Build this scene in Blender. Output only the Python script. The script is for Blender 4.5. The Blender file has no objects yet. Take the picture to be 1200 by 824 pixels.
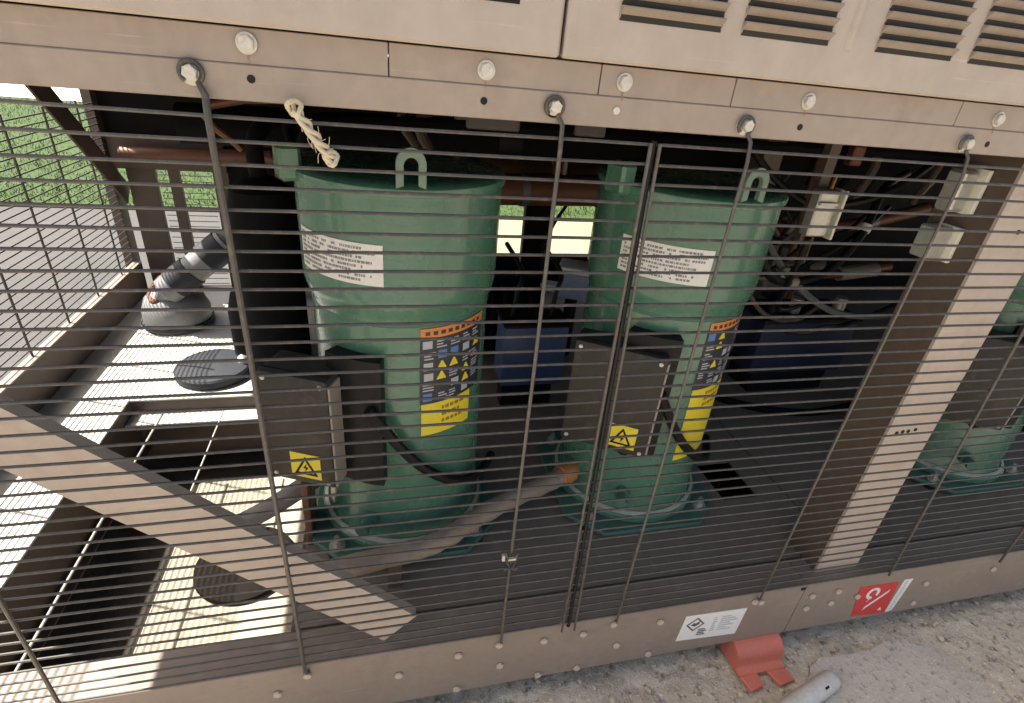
import bpy, bmesh, math, random
from mathutils import Vector, Matrix, noise
random.seed(7)
R = math.radians
S = bpy.context.scene
COL = S.collection
GZ = -0.26                      # level of the ground under the raised base

# ------------------------------------------------------------------ helpers
def wloc(o):
    v = Vector((0, 0, 0))
    while o:
        v += o.location; o = o.parent
    return v

def tag(o, label=None, cat=None, group=None, kind=None):
    if label: o['label'] = label
    if cat: o['category'] = cat
    if group: o['group'] = group
    if kind: o['kind'] = kind
    return o

def thing(name, label, cat, loc=(0, 0, 0), group=None):
    o = bpy.data.objects.new(name, None); COL.objects.link(o)
    o.empty_display_size = .05
    o.location = loc
    return tag(o, label, cat, group)

def obj(name, bm, m, parent=None, smooth=35, label=None):
    """links bm (world coordinates) as one mesh object, under parent when given"""
    bmesh.ops.recalc_face_normals(bm, faces=bm.faces)
    me = bpy.data.meshes.new(name); bm.to_mesh(me); bm.free()
    for mm in (m if isinstance(m, (list, tuple)) else [m]): me.materials.append(mm)
    if smooth:
        me.shade_smooth(); me.set_sharp_from_angle(angle=R(smooth))
    o = bpy.data.objects.new(name, me); COL.objects.link(o)
    if parent:
        o.parent = parent; o.location = -wloc(parent)
    if label: o['label'] = label
    return o

def dup(o, at, parent, rz=0):
    """a copy of a part, its mesh shared, moved to a world position"""
    c = o.copy(); COL.objects.link(c); c.parent = parent
    c.location = Vector(at) - wloc(parent)
    return c

def box(bm, x0, x1, y0, y1, z0, z1, bev=0.0, M=None, seg=1):
    g = bmesh.ops.create_cube(bm, size=1)['verts']
    for v in g:
        v.co = Vector(((x0 + x1) / 2 + v.co.x * (x1 - x0), (y0 + y1) / 2 + v.co.y * (y1 - y0), (z0 + z1) / 2 + v.co.z * (z1 - z0)))
    if bev:
        es = list({e for v in g for e in v.link_edges})
        r = bmesh.ops.bevel(bm, geom=es, offset=bev, segments=seg, affect='EDGES', profile=.5)
        g = list({v for f in r['faces'] for v in f.verts} | {v for v in g if v.is_valid})
    if M is not None:
        for v in g: v.co = M @ v.co
    return bm

def B(*a, **k):
    return box(bmesh.new(), *a, **k)

def tube(bm, pts, r, n=10, caps=True):
    pts = [Vector(p) for p in pts]; rings = []
    up = None
    for i, p in enumerate(pts):
        d = (pts[min(i + 1, len(pts) - 1)] - pts[max(i - 1, 0)]).normalized()
        if up is None:
            up = Vector((0, 0, 1)) if abs(d.z) < .9 else Vector((1, 0, 0))
        a = d.cross(up).normalized(); up = a.cross(d).normalized()
        rr = r[i] if isinstance(r, (list, tuple)) else r
        rings.append([bm.verts.new(p + (a * math.cos(t) + up * math.sin(t)) * rr) for t in [2 * math.pi * k / n for k in range(n)]])
    for A, Bq in zip(rings, rings[1:]):
        for k in range(n): bm.faces.new((A[k], A[(k + 1) % n], Bq[(k + 1) % n], Bq[k]))
    if caps:
        bm.faces.new(rings[0][::-1]); bm.faces.new(rings[-1])
    return bm

def smooth_path(pts, sub=8):
    pts = [Vector(p) for p in pts]; q = [pts[0]] + pts + [pts[-1]]; out = []
    for i in range(1, len(q) - 2):
        p0, p1, p2, p3 = q[i - 1], q[i], q[i + 1], q[i + 2]
        for k in range(sub):
            t = k / sub
            out.append(.5 * ((2 * p1) + (p2 - p0) * t + (2 * p0 - 5 * p1 + 4 * p2 - p3) * t * t + (3 * p1 - p0 - 3 * p2 + p3) * t ** 3))
    out.append(pts[-1]); return out

def lathe(bm, prof, c, n=64):
    rings = []
    for r, z in prof:
        if r < 1e-5: rings.append([bm.verts.new((c[0], c[1], z))])
        else: rings.append([bm.verts.new((c[0] + r * math.sin(t), c[1] - r * math.cos(t), z)) for t in [2 * math.pi * k / n for k in range(n)]])
    for A, Q in zip(rings, rings[1:]):
        for k in range(n):
            j = (k + 1) % n
            if len(A) == 1 and len(Q) == 1: continue
            if len(A) == 1: bm.faces.new((A[0], Q[j], Q[k]))
            elif len(Q) == 1: bm.faces.new((A[k], A[j], Q[0]))
            else: bm.faces.new((A[k], A[j], Q[j], Q[k]))
    return bm

def wrap(bm, c, r, a0, a1, z0, z1, t=.0012):
    """a thin sheet stuck on an upright cylinder, angles in degrees (0 = towards the front)"""
    n = max(1, int(abs(a1 - a0) / 4)); I = []; O = []
    for k in range(n + 1):
        a = R(a0 + (a1 - a0) * k / n); s, co = math.sin(a), -math.cos(a)
        I.append([bm.verts.new((c[0] + r * s, c[1] + r * co, z)) for z in (z0, z1)])
        O.append([bm.verts.new((c[0] + (r + t) * s, c[1] + (r + t) * co, z)) for z in (z0, z1)])
    for k in range(n):
        bm.faces.new((O[k][0], O[k + 1][0], O[k + 1][1], O[k][1]))
        bm.faces.new((I[k][0], I[k][1], I[k + 1][1], I[k + 1][0]))
        bm.faces.new((O[k][1], O[k + 1][1], I[k + 1][1], I[k][1]))
        bm.faces.new((O[k][0], I[k][0], I[k + 1][0], O[k + 1][0]))
    for k in (0, n): bm.faces.new((O[k][0], O[k][1], I[k][1], I[k][0]))
    return bm

def prism(bm, poly, axis, a0, a1):
    """poly in the two other axes, extruded along axis ('x','y','z') from a0 to a1"""
    def p3(u, v, a): return {'x': (a, u, v), 'y': (u, a, v), 'z': (u, v, a)}[axis]
    A = [bm.verts.new(p3(u, v, a0)) for u, v in poly]; Q = [bm.verts.new(p3(u, v, a1)) for u, v in poly]
    n = len(poly)
    for k in range(n): bm.faces.new((A[k], A[(k + 1) % n], Q[(k + 1) % n], Q[k]))
    bm.faces.new(A[::-1]); bm.faces.new(Q)
    return bm

# ------------------------------------------------------------------ materials
def mat(name, c, c2=None, rough=.5, metal=0., scale=8., bump=.0, bscale=60., spec=.5, streak=0., dirt=None, dirt_amt=.0, coat=0., contrast=.25, scr=0.):
    m = bpy.data.materials.new(name); m.use_nodes = True
    nt = m.node_tree; N = nt.nodes; L = nt.links
    b = N['Principled BSDF']
    b.inputs['Roughness'].default_value = rough; b.inputs['Metallic'].default_value = metal
    b.inputs['Specular IOR Level'].default_value = spec; b.inputs['Coat Weight'].default_value = coat
    tc = N.new('ShaderNodeTexCoord')
    geo = N.new('ShaderNodeNewGeometry')
    def ns(sc, det=6, rough_=.6, vec=None):
        t = N.new('ShaderNodeTexNoise'); t.inputs['Scale'].default_value = sc; t.inputs['Detail'].default_value = det; t.inputs['Roughness'].default_value = rough_
        L.new(vec or geo.outputs['Position'], t.inputs['Vector']); return t
    def ramp(src, a, z):
        r = N.new('ShaderNodeMapRange'); r.inputs['From Min'].default_value = a; r.inputs['From Max'].default_value = z
        L.new(src, r.inputs['Value']); return r.outputs['Result']
    def mix(f, A, Q):
        x = N.new('ShaderNodeMix'); x.data_type = 'RGBA'
        if hasattr(f, 'name') or not isinstance(f, float): L.new(f, x.inputs['Factor'])
        else: x.inputs['Factor'].default_value = f
        for s, v in (('A', A), ('B', Q)):
            sock = x.inputs[6] if s == 'A' else x.inputs[7]
            if isinstance(v, (tuple, list)): sock.default_value = (*v[:3], 1)
            else: L.new(v, sock)
        return x.outputs[2]
    c2 = c2 or tuple(v * .78 for v in c)
    col = mix(ramp(ns(scale).outputs['Fac'], .5 - contrast, .5 + contrast), c, c2)
    col = mix(ramp(ns(scale * 9, 4).outputs['Fac'], .35, .75), col, tuple((a + q) / 2 * .88 for a, q in zip(c, c2)))
    if streak:
        mp = N.new('ShaderNodeMapping'); mp.inputs['Scale'].default_value = (26, 26, 1.6)
        L.new(geo.outputs['Position'], mp.inputs['Vector'])
        f = ramp(ns(1.0, 5, .6, mp.outputs['Vector']).outputs['Fac'], .55, .8)
        mu = N.new('ShaderNodeMath'); mu.operation = 'MULTIPLY'; mu.inputs[1].default_value = streak; L.new(f, mu.inputs[0])
        col = mix(mu.outputs[0], col, tuple(v * .5 for v in c))
    if scr:
        for rot, amt in (((.0, .35, 0), scr), ((.0, -.9, .3), scr * .7)):
            mp = N.new('ShaderNodeMapping'); mp.inputs['Rotation'].default_value = rot; mp.inputs['Scale'].default_value = (5, 9, 210)
            L.new(geo.outputs['Position'], mp.inputs['Vector'])
            f = ramp(ns(1.0, 3, .5, mp.outputs['Vector']).outputs['Fac'], .66, .72)
            f2 = ramp(ns(scale * .9, 3).outputs['Fac'], .5, .62)
            mu = N.new('ShaderNodeMath'); mu.operation = 'MULTIPLY'; L.new(f, mu.inputs[0]); L.new(f2, mu.inputs[1])
            mu2 = N.new('ShaderNodeMath'); mu2.operation = 'MULTIPLY'; mu2.inputs[1].default_value = amt; L.new(mu.outputs[0], mu2.inputs[0])
            col = mix(mu2.outputs[0], col, tuple(min(.8, v * 1.7 + .06) for v in c))
    if dirt:
        f = ramp(ns(scale * 2.3, 8, .7).outputs['Fac'], .52, .72)
        mu = N.new('ShaderNodeMath'); mu.operation = 'MULTIPLY'; mu.inputs[1].default_value = dirt_amt; L.new(f, mu.inputs[0])
        col = mix(mu.outputs[0], col, dirt)
    L.new(col, b.inputs['Base Color'])
    rr = N.new('ShaderNodeMapRange'); rr.inputs['To Min'].default_value = max(.05, rough - .1); rr.inputs['To Max'].default_value = min(1, rough + .14)
    L.new(ns(scale * 3).outputs['Fac'], rr.inputs['Value']); L.new(rr.outputs['Result'], b.inputs['Roughness'])
    if bump:
        bp = N.new('ShaderNodeBump'); bp.inputs['Strength'].default_value = bump; bp.inputs['Distance'].default_value = .004
        L.new(ns(bscale, 6).outputs['Fac'], bp.inputs['Height']); L.new(bp.outputs['Normal'], b.inputs['Normal'])
    return m

TAN = mat('tan_paint', (.335, .27, .22), (.275, .22, .178), .42, scr=.6, scale=5, bump=.10, bscale=25, streak=.3, dirt=(.2, .145, .105), dirt_amt=.5)
TANB = mat('weathered_tan_paint', (.285, .228, .184), (.235, .187, .15), .42, scr=.6, scale=6, bump=.12, bscale=25, streak=.14, dirt=(.17, .13, .10), dirt_amt=.45)
TANF = mat('faded_tan_paint', (.50, .415, .345), (.43, .355, .292), .45, scr=.4, scale=5, bump=.1, bscale=25, streak=.15, dirt=(.26, .2, .15), dirt_amt=.35)
TANS = mat('dusty_shaded_louvre_paint', (.30, .245, .195), (.24, .195, .155), .5, scale=20, dirt=(.15, .12, .1), dirt_amt=.5)  # darker than the panel: shade of the downward blades put into the colour
TANL = mat('tan_panel_paint', (.425, .362, .306), (.37, .315, .265), .38, scr=.5, scale=3, bump=.06, bscale=12, streak=.14, dirt=(.3, .23, .17), dirt_amt=.4)
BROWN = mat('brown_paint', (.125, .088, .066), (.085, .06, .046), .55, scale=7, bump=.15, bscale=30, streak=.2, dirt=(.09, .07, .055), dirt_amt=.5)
FLOORM = mat('dusty_floor_paint', (.235, .19, .15), (.165, .135, .107), .6, scale=6, bump=.15, bscale=50, dirt=(.26, .23, .19), dirt_amt=.45)
PLATE = mat('pale_galvanised_plate', (.62, .60, .55), (.52, .5, .45), .5, scale=8, bump=.1, bscale=40, dirt=(.36, .32, .26), dirt_amt=.35)
GREEN = mat('green_enamel', (.078, .196, .128), (.066, .168, .11), .25, scale=5, bump=.06, bscale=20, streak=.22, dirt=(.16, .19, .145), dirt_amt=.38, coat=.2, scr=.35)
GREEND = mat('worn_green_enamel', (.05, .145, .105), (.065, .15, .115), .45, scale=14, bump=.2, bscale=45, dirt=(.13, .15, .12), dirt_amt=.5)
LUG = mat('weathered_lug_paint', (.22, .30, .24), (.13, .2, .155), .6, scale=40, bump=.2)
WIRE = mat('dark_wire_coating', (.078, .070, .061), (.05, .045, .04), .40, scale=45, dirt=(.22, .15, .10), dirt_amt=.55)
BLACK = mat('black_plastic', (.012, .012, .012), (.008, .008, .008), .5, scale=12, bump=.1, spec=.22)
FOAM = mat('black_foam_insulation', (.008, .008, .0085), (.005, .005, .0055), .85, spec=.15, scale=14, bump=.3, bscale=40)
PANELD = mat('shade_dark_panel', (.010, .0085, .0072), (.007, .006, .005), .7, scale=6, spec=.12)  # near-black, so the colour itself deepens the shade inside
BOXM = mat('grey_brown_cover', (.05, .043, .036), (.036, .031, .026), .5, scale=9, bump=.08, spec=.3, dirt=(.12, .105, .085), dirt_amt=.4, streak=.1)
BOXE = mat('beige_cover_edge', (.34, .30, .24), (.27, .235, .19), .5, scale=20)
ZINC = mat('zinc_plating', (.62, .60, .54), (.45, .43, .38), .38, metal=.55, scale=60, bump=.2, bscale=120, dirt=(.25, .2, .14), dirt_amt=.4)
PBOLT = mat('painted_bolt_head', (.55, .46, .37), (.45, .36, .28), .45, scale=80, bump=.1)
WHITE = mat('white_label', (.80, .79, .75), (.74, .73, .69), .45, scale=25, dirt=(.5, .48, .43), dirt_amt=.3)
INK = mat('grey_ink', (.10, .10, .10), (.07, .07, .07), .5)
INKG = mat('worn_ink', (.16, .16, .155), (.30, .295, .285), .5, scale=40, contrast=.12)
INKP = mat('pale_ink', (.42, .45, .46), (.36, .4, .4), .5)
ORANGE = mat('orange_ink', (.72, .26, .05), (.62, .2, .04), .45)
YELLOW = mat('yellow_label', (.80, .66, .03), (.72, .57, .03), .42, scale=20)
NAVY = mat('navy_ink', (.03, .034, .05), (.02, .022, .03), .4)
BLUEI = mat('blue_ink', (.10, .22, .50), (.08, .18, .42), .45)
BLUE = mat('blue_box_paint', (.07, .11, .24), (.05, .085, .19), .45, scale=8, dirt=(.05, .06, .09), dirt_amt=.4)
NAVYD = mat('dark_blue_grey_lid', (.018, .021, .03), (.013, .016, .023), .6, scale=10)
COPPER = mat('tarnished_copper', (.20, .08, .042), (.11, .05, .03), .5, metal=.2, scale=22, dirt=(.1, .06, .04), dirt_amt=.5)
COPPERO = mat('bright_copper', (.62, .27, .09), (.5, .2, .07), .42, metal=.25, scale=30)
LAGG = mat('brown_pipe_lagging', (.34, .265, .20), (.25, .19, .14), .6, scale=12, bump=.12, bscale=50, dirt=(.1, .08, .06), dirt_amt=.4)
GREYP = mat('grey_pipe', (.20, .175, .15), (.15, .13, .11), .6, scale=15, bump=.2)
RED = mat('red_rubber', (.60, .17, .105), (.50, .135, .085), .55, scale=18, bump=.2, dirt=(.33, .16, .12), dirt_amt=.6)
REDL = mat('red_label', (.62, .035, .035), (.55, .03, .03), .4, scale=10)
PVC = mat('grey_plastic_conduit', (.66, .63, .57), (.52, .49, .44), .42, scale=12, bump=.05, dirt=(.3, .28, .25), dirt_amt=.5)
TWINE = mat('frayed_twine_fibre', (.66, .58, .42), (.48, .40, .27), .9, scale=90, bump=.5, bscale=200)
CREAM = mat('sunlit_edge_cream', (.82, .80, .66), (.78, .76, .62), .4, scale=20)  # sunlight on the box edges, put in as a cream colour
SLOT = mat('slot_shadow_paint', (.03, .025, .02), (.02, .017, .014), .8)

def ground_mat(name, c, c2, c3, s1, s2, bump, rough=.92):
    m = bpy.data.materials.new(name); m.use_nodes = True
    nt = m.node_tree; N = nt.nodes; L = nt.links; b = N['Principled BSDF']
    b.inputs['Roughness'].default_value = rough; b.inputs['Specular IOR Level'].default_value = .25
    g = N.new('ShaderNodeNewGeometry')
    def ns(sc, det=8, r=.65):
        t = N.new('ShaderNodeTexNoise'); t.inputs['Scale'].default_value = sc; t.inputs['Detail'].default_value = det; t.inputs['Roughness'].default_value = r
        L.new(g.outputs['Position'], t.inputs['Vector']); return t.outputs['Fac']
    def ramp(src, a, z):
        r = N.new('ShaderNodeMapRange'); r.inputs['From Min'].default_value = a; r.inputs['From Max'].default_value = z
        L.new(src, r.inputs['Value']); return r.outputs['Result']
    def mix(f, A, Q):
        x = N.new('ShaderNodeMix'); x.data_type = 'RGBA'; L.new(f, x.inputs['Factor'])
        for sock, v in ((x.inputs[6], A), (x.inputs[7], Q)):
            if isinstance(v, tuple): sock.default_value = (*v, 1)
            else: L.new(v, sock)
        return x.outputs[2]
    a = ns(s1); f = ns(s2)
    col = mix(ramp(a, .35, .65), c, c2)
    col = mix(ramp(f, .54, .68), col, c3)
    col = mix(ramp(ns(s2 * 3.1, 3), .58, .70), col, tuple(min(1, v * 1.35) for v in c))
    L.new(col, b.inputs['Base Color'])
    if bump:
        ad = N.new('ShaderNodeMath'); ad.operation = 'ADD'; L.new(a, ad.inputs[0]); L.new(f, ad.inputs[1])
        bp = N.new('ShaderNodeBump'); bp.inputs['Strength'].default_value = bump; bp.inputs['Distance'].default_value = .01
        L.new(ad.outputs[0], bp.inputs['Height']); L.new(bp.outputs['Normal'], b.inputs['Normal'])
    return m
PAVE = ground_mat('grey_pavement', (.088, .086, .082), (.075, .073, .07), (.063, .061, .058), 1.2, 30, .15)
ROUGHC = ground_mat('rough_old_concrete', (.62, .535, .41), (.44, .375, .285), (.15, .122, .092), 7, 42, 1.0)
SLABM = ground_mat('smooth_concrete_slab', (.53, .475, .39), (.43, .385, .315), (.24, .21, .17), 6, 55, .5)
PADM = ground_mat('sun_patch_cream', (.40, .36, .275), (.34, .305, .235), (.27, .24, .185), 4, 50, .15)
GRASSM = ground_mat('lawn_soil', (.045, .08, .02), (.038, .068, .018), (.07, .09, .03), 2, 20, .3)
BLADE = mat('grass_blade', (.036, .064, .016), (.066, .088, .024), .6, scale=1.5, spec=.3)
FARC = ground_mat('far_concrete', (.62, .60, .56), (.56, .54, .5), (.5, .48, .45), .6, 8, .1)

# ------------------------------------------------------------------ the ground
g = bmesh.new(); bmesh.ops.create_grid(g, x_segments=8, y_segments=8, size=150)
for v in g.verts: v.co.z = GZ - .012
tag(obj('ground', g, ground_mat('warm_concrete', (.40, .355, .29), (.34, .30, .245), (.27, .24, .2), 1.5, 30, .2), smooth=0), kind='structure')
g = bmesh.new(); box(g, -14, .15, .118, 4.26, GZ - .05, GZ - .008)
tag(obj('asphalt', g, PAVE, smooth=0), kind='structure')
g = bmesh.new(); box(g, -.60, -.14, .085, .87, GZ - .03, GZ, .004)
tag(obj('sun_patch_pad', g, PADM), kind='structure')  # pad cut to the sunlit patch, its edges where the shade begins
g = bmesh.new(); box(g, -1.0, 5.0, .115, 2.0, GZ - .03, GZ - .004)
tag(obj('shade_dark_ground', g, ground_mat('shade_dark_ground', (.045, .038, .03), (.032, .027, .022), (.02, .017, .014), 3, 30, .4), smooth=0), kind='structure')  # near-black sheet: shade of the bay put into the ground colour
# the rough old concrete along the front
g = bmesh.new(); bmesh.ops.create_grid(g, x_segments=420, y_segments=110, size=.5)
for v in g.verts:
    x, y = .95 + v.co.x * 4.6, -.38 + v.co.y * 1.0
    p = Vector((x * 9, y * 9, 0))
    h = noise.fractal(p, .9, 2.1, 5) * .0062 + abs(noise.noise(p * 3.7)) * .005 - max(0, .06 - abs(noise.noise(p * .8 + Vector((3, 1, 0))))) * .12 + noise.noise(Vector((x * 1.7, y * 1.7, 3))) * .003
    ed = min(1, (.5 - abs(v.co.x)) * 20, (.5 - abs(v.co.y)) * 20)
    v.co = Vector((x, y, GZ - .007 + h * ed))
tag(obj('rough_concrete', g, ROUGHC, smooth=60), kind='structure')
g = bmesh.new()
pts = [(1.03, -.085), (1.10, -.045), (1.24, -.052), (1.36, -.035), (1.47, -.075), (1.50, -.17), (1.44, -.33), (1.30, -.5), (1.06, -.5), (.99, -.30)]
dense = []
for i in range(len(pts)):
    a, q = pts[i], pts[(i + 1) % len(pts)]
    for k in range(7):
        t = k / 7; x = a[0] + (q[0] - a[0]) * t; y = a[1] + (q[1] - a[1]) * t
        n = noise.noise(Vector((x * 40, y * 40, 1))) * .007 + noise.noise(Vector((x * 110, y * 110, 4))) * .003
        dense.append((x + n, y - n))
prism(g, dense, 'z', GZ - .02, GZ + .009)
tag(obj('concrete_slab', g, SLABM), kind='structure')
# loose grit
g = bmesh.new()
for i in range(3600):
    x, y = random.uniform(-.2, 2.4), random.uniform(-.62, .06)
    s = random.choice((.0015, .002, .0025, .003, .0035, .005, .007)) * random.uniform(.7, 1.3)
    if random.random() > .5 + .8 * noise.noise(Vector((x * 5, y * 5, 8))): continue
    m = Matrix.Translation((x, y, GZ + s * .5)) @ Matrix.Rotation(random.random() * 6, 4, 'Z') @ Matrix.Diagonal((s * random.uniform(.8, 1.6), s, s * .8, 1))
    r = bmesh.ops.create_icosphere(g, subdivisions=1, radius=1, matrix=m)
tag(obj('grit', g, ROUGHC, smooth=0), kind='stuff', label='loose stone grit scattered on the rough concrete before the base beam')
# lawn, path and far concrete
g = bmesh.new(); box(g, .15, 7, 2.15, 4.25, GZ - .05, GZ - .004)
tag(obj('path', g, ground_mat('cream_path', (.25, .235, .15), (.225, .21, .135), (.2, .185, .12), 2, 30, .1), smooth=0), kind='structure')
g = bmesh.new(); box(g, -14, 10, 4.25, 11.2, GZ - .05, GZ + .01)
tag(obj('lawn', g, GRASSM, smooth=0), kind='structure')
g = bmesh.new(); box(g, -30, 22, 11.2, 34, GZ - .05, GZ + .02)
tag(obj('concrete_yard', g, FARC, smooth=0), kind='structure')
g = bmesh.new()
for i in range(42000):
    y = 4.25 + 6.9 * random.random() ** 1.5
    x = random.uniform(-7.2, 3.2)
    if y < 4.32 + .10 * noise.noise(Vector((x * 2.2, 0, 5))): continue
    h = random.uniform(.018, .045) * (1 + .5 * noise.noise(Vector((x * 1.3, y * 1.3, 2)))); a = random.random() * 6.283; w = .006
    lx, ly = random.uniform(-.03, .03), random.uniform(-.03, .03)
    p = Vector((x, y, GZ + .008)); d = Vector((math.cos(a), math.sin(a), 0)) * w * .7
    g.faces.new([g.verts.new(q) for q in (p - d, p + d, p + Vector((lx, ly, h)))])
tag(obj('grass', g, BLADE, smooth=0), kind='stuff', label='mown green grass of the sunlit lawn behind the machine')

# ------------------------------------------------------------------ chiller frame
XR = 5.0
fr = thing('chiller_frame', 'tan painted steel frame of the machine with bolted base beam, posts and braces', 'frame', (0, 0, GZ))
def cbeam(x0, x1):
    g = bmesh.new()
    poly = [(0, -.184), (0, -.003), (.003, 0), (.075, 0), (.075, -.007), (.010, -.007), (.010, -.176), (.06, -.176), (.06, -.184)]
    return prism(g, poly, 'x', x0, x1)
bb1 = obj('base_beam', cbeam(-1.06, .998), TANB, fr)
bb2 = obj('base_beam', cbeam(1.0005, XR), TANB, fr)
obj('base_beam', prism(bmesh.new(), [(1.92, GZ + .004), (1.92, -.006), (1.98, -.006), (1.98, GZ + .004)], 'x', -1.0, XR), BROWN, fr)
# isolating pads that carry the beam
for x in (-.7, .25, 1.9, 2.8): obj('support_pad', B(x - .05, x + .05, .052, .10, GZ - .01, -.1845, .003), BLACK, fr)
# splice mark on the beam
obj('splice_plate', B(.985, .997, -.0022, .0, -.016, -.009), BLACK, fr)
# end rail: inner web coloured darker for shade, top flange lighter for sun
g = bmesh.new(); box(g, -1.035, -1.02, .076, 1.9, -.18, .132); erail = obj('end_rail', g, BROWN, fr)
obj('rail_flange', B(-1.052, -1.0195, .075, 1.9, .1325, .138, .001), TAN, erail)
# floor plates
obj('floor_plate', B(-1.0195, -.79, .0765, 1.9, -.006, -.0005, .001), PLATE, fr)
obj('floor_plate', B(-.7895, -.19, .976, 1.9, -.006, 0, .001), PLATE, fr)
g = bmesh.new()
for a in ((-.19, .955, .083, 1.9), (.9552, 1.075, .083, .30), (.9552, 1.075, .46, 1.9), (1.0752, 1.162, .083, 1.9), (1.168, XR, .083, 1.9)): box(g, *a, -.012, -.003)
obj('floor_plate', g, FLOORM, fr, label='dusty brown floor plate with a square cut-out')
# cross beams of the open bay, coloured dark to deepen its shade
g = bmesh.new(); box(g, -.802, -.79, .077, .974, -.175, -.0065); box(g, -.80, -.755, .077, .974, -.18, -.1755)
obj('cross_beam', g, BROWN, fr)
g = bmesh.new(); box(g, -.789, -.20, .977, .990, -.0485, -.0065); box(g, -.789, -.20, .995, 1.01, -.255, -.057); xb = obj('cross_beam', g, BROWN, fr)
obj('beam_lip', B(-.789, -.375, .908, .9905, -.056, -.049, .001), PLATE, xb)  # lip paler than its beam, sunlight put into the colour
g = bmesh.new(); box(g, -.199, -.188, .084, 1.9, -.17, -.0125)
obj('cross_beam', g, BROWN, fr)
obj('tie_rod', tube(bmesh.new(), [(-.672, .0765, -.004), (-.672, .906, -.004)], .0032, 8), ZINC, fr)
obj('tie_rod', tube(bmesh.new(), [(-.497, .50, -.004), (-.497, .906, -.004)], .0026, 8), ZINC, fr)
# posts
def shaded_post_web(p): obj('shaded_post_web', B(1.0445, 1.051, .0362, .135, 0, .9995), BROWN, p)  # side of the post in dark brown, its shade put into the colour
def angle_post(x0, x1, y0, y1, z0=.0, z1=1.0, t=.006, left=True):
    poly = [(x0, y0), (x1, y0), (x1, y0 + t), (x0 + t, y0 + t), (x0 + t, y1), (x0, y1)] if left else [(x0, y0), (x1, y0), (x1, y1), (x1 - t, y1), (x1 - t, y0 + t), (x0, y0 + t)]
    return prism(bmesh.new(), poly, 'z', z0, z1)
post = obj('support_post', prism(bmesh.new(), [(1.045, .03), (1.172, .03), (1.172, .06), (1.166, .06), (1.166, .036), (1.045, .036)], 'z', 0, 1.0), TANF, fr); shaded_post_web(post)
obj('support_post', angle_post(-1.05, -.94, .03, .13), TAN, fr)
obj('support_post', angle_post(2.85, 2.97, .03, .13), TAN, fr)
for (x, z) in ((1.07, .435), (1.085, .437), (1.10, .437), (1.118, .44), (1.105, .875)):
    obj('screw_hole', tube(bmesh.new(), [(x, .0285, z), (x, .031, z)], .0042, 10), BLACK, post)
obj('gusset_plate', B(1.12, 1.20, .018, .0295, .955, .995, .002), ZINC, post)
# diagonal braces (angle bars)
def bar45(p0, p1, w, plane, d0, d1, flange=.0):
    """flat bar from p0 to p1 (2-D, lower edge), width w upwards, in plane 'xz' or 'yz'"""
    a, q = Vector(p0), Vector(p1); d = (q - a).normalized(); n = Vector((-d.y, d.x))
    if n.y < 0: n = -n
    g = bmesh.new()
    prism(g, [tuple(v) for v in (a, q, q + n * w, a + n * w)], 'y' if plane == 'xz' else 'x', d0, d1)
    if flange:
        f = n * .007
        prism(g, [tuple(v) for v in (a + n * w, q + n * w, q + n * w + f * .6, a + n * w + f * .6)], 'y' if plane == 'xz' else 'x', d0, d1 + flange)
    return g
obj('diagonal_brace', bar45((-.985, .995), (-.012, .0045), .086, 'xz', .022, .028, .016), TANF, fr)
obj('diagonal_brace', bar45((1.93, .385), (1.30, 1.0), .085, 'yz', -1.034, -1.026), BROWN, fr)
# rear corner and rear bars
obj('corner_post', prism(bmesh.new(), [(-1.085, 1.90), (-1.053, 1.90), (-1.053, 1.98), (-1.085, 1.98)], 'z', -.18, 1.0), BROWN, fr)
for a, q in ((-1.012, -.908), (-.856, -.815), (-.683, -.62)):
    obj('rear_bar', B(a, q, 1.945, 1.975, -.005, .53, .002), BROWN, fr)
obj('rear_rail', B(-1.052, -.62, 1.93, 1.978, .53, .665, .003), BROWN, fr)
# rear closing panel with the two openings
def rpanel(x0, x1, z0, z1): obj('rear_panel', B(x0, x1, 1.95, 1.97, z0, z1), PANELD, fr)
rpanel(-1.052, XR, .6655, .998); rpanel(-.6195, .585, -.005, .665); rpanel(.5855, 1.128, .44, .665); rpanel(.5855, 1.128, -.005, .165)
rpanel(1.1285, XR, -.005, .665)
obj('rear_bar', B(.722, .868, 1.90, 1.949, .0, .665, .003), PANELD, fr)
# top beams
tb = obj('top_beam', B(-1.06, XR, 0, .03, 1.0, 1.0355, .0012), TAN, fr)
for a, q in ((-1.06, .0175), (.0188, .266), (.2673, .4502), (.4515, .8235), (.8248, 1.3), (1.3013, XR)):
    obj('top_beam', B(a, q, .0014, .03, 1.0357, 1.069, .0008), TAN, fr)
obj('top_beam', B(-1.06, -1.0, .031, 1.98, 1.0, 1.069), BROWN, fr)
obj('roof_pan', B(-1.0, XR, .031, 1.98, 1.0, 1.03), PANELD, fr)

# ---- bolts
def hexbolt(r=.0080, h=.0055, washer=True):
    g = bmesh.new()
    if washer: tube(g, [(0, 0, 0), (0, -.0018, 0)], r * 1.3, 20)
    pts = [(r * math.cos(k * math.pi / 3 + .3), r * math.sin(k * math.pi / 3 + .3)) for k in range(6)]
    prism(g, pts, 'y', -.0015, -h)
    p2 = [(r * .8 * math.cos(k * math.pi / 6), r * .8 * math.sin(k * math.pi / 6)) for k in range(12)]
    prism(g, p2, 'y', -h, -h - .0008)
    return g
b0 = obj('bolt', hexbolt(), ZINC, tb); b0.location = Vector((-.124, 0, 1.055)) - wloc(tb)
for x, z in ((.127, 1.051), (.298, 1.052), (.565, 1.050), (.90, 1.050), (1.25, 1.05)): dup(b0, (x, .0014, z), tb)
for x, z in ((-.124, 1.022), (.126, 1.019), (.564, 1.018), (.901, 1.015)):
    obj('screw_hole', tube(bmesh.new(), [(x, -.0006, z), (x, .001, z)], .0042, 12), BLACK, tb)
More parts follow.
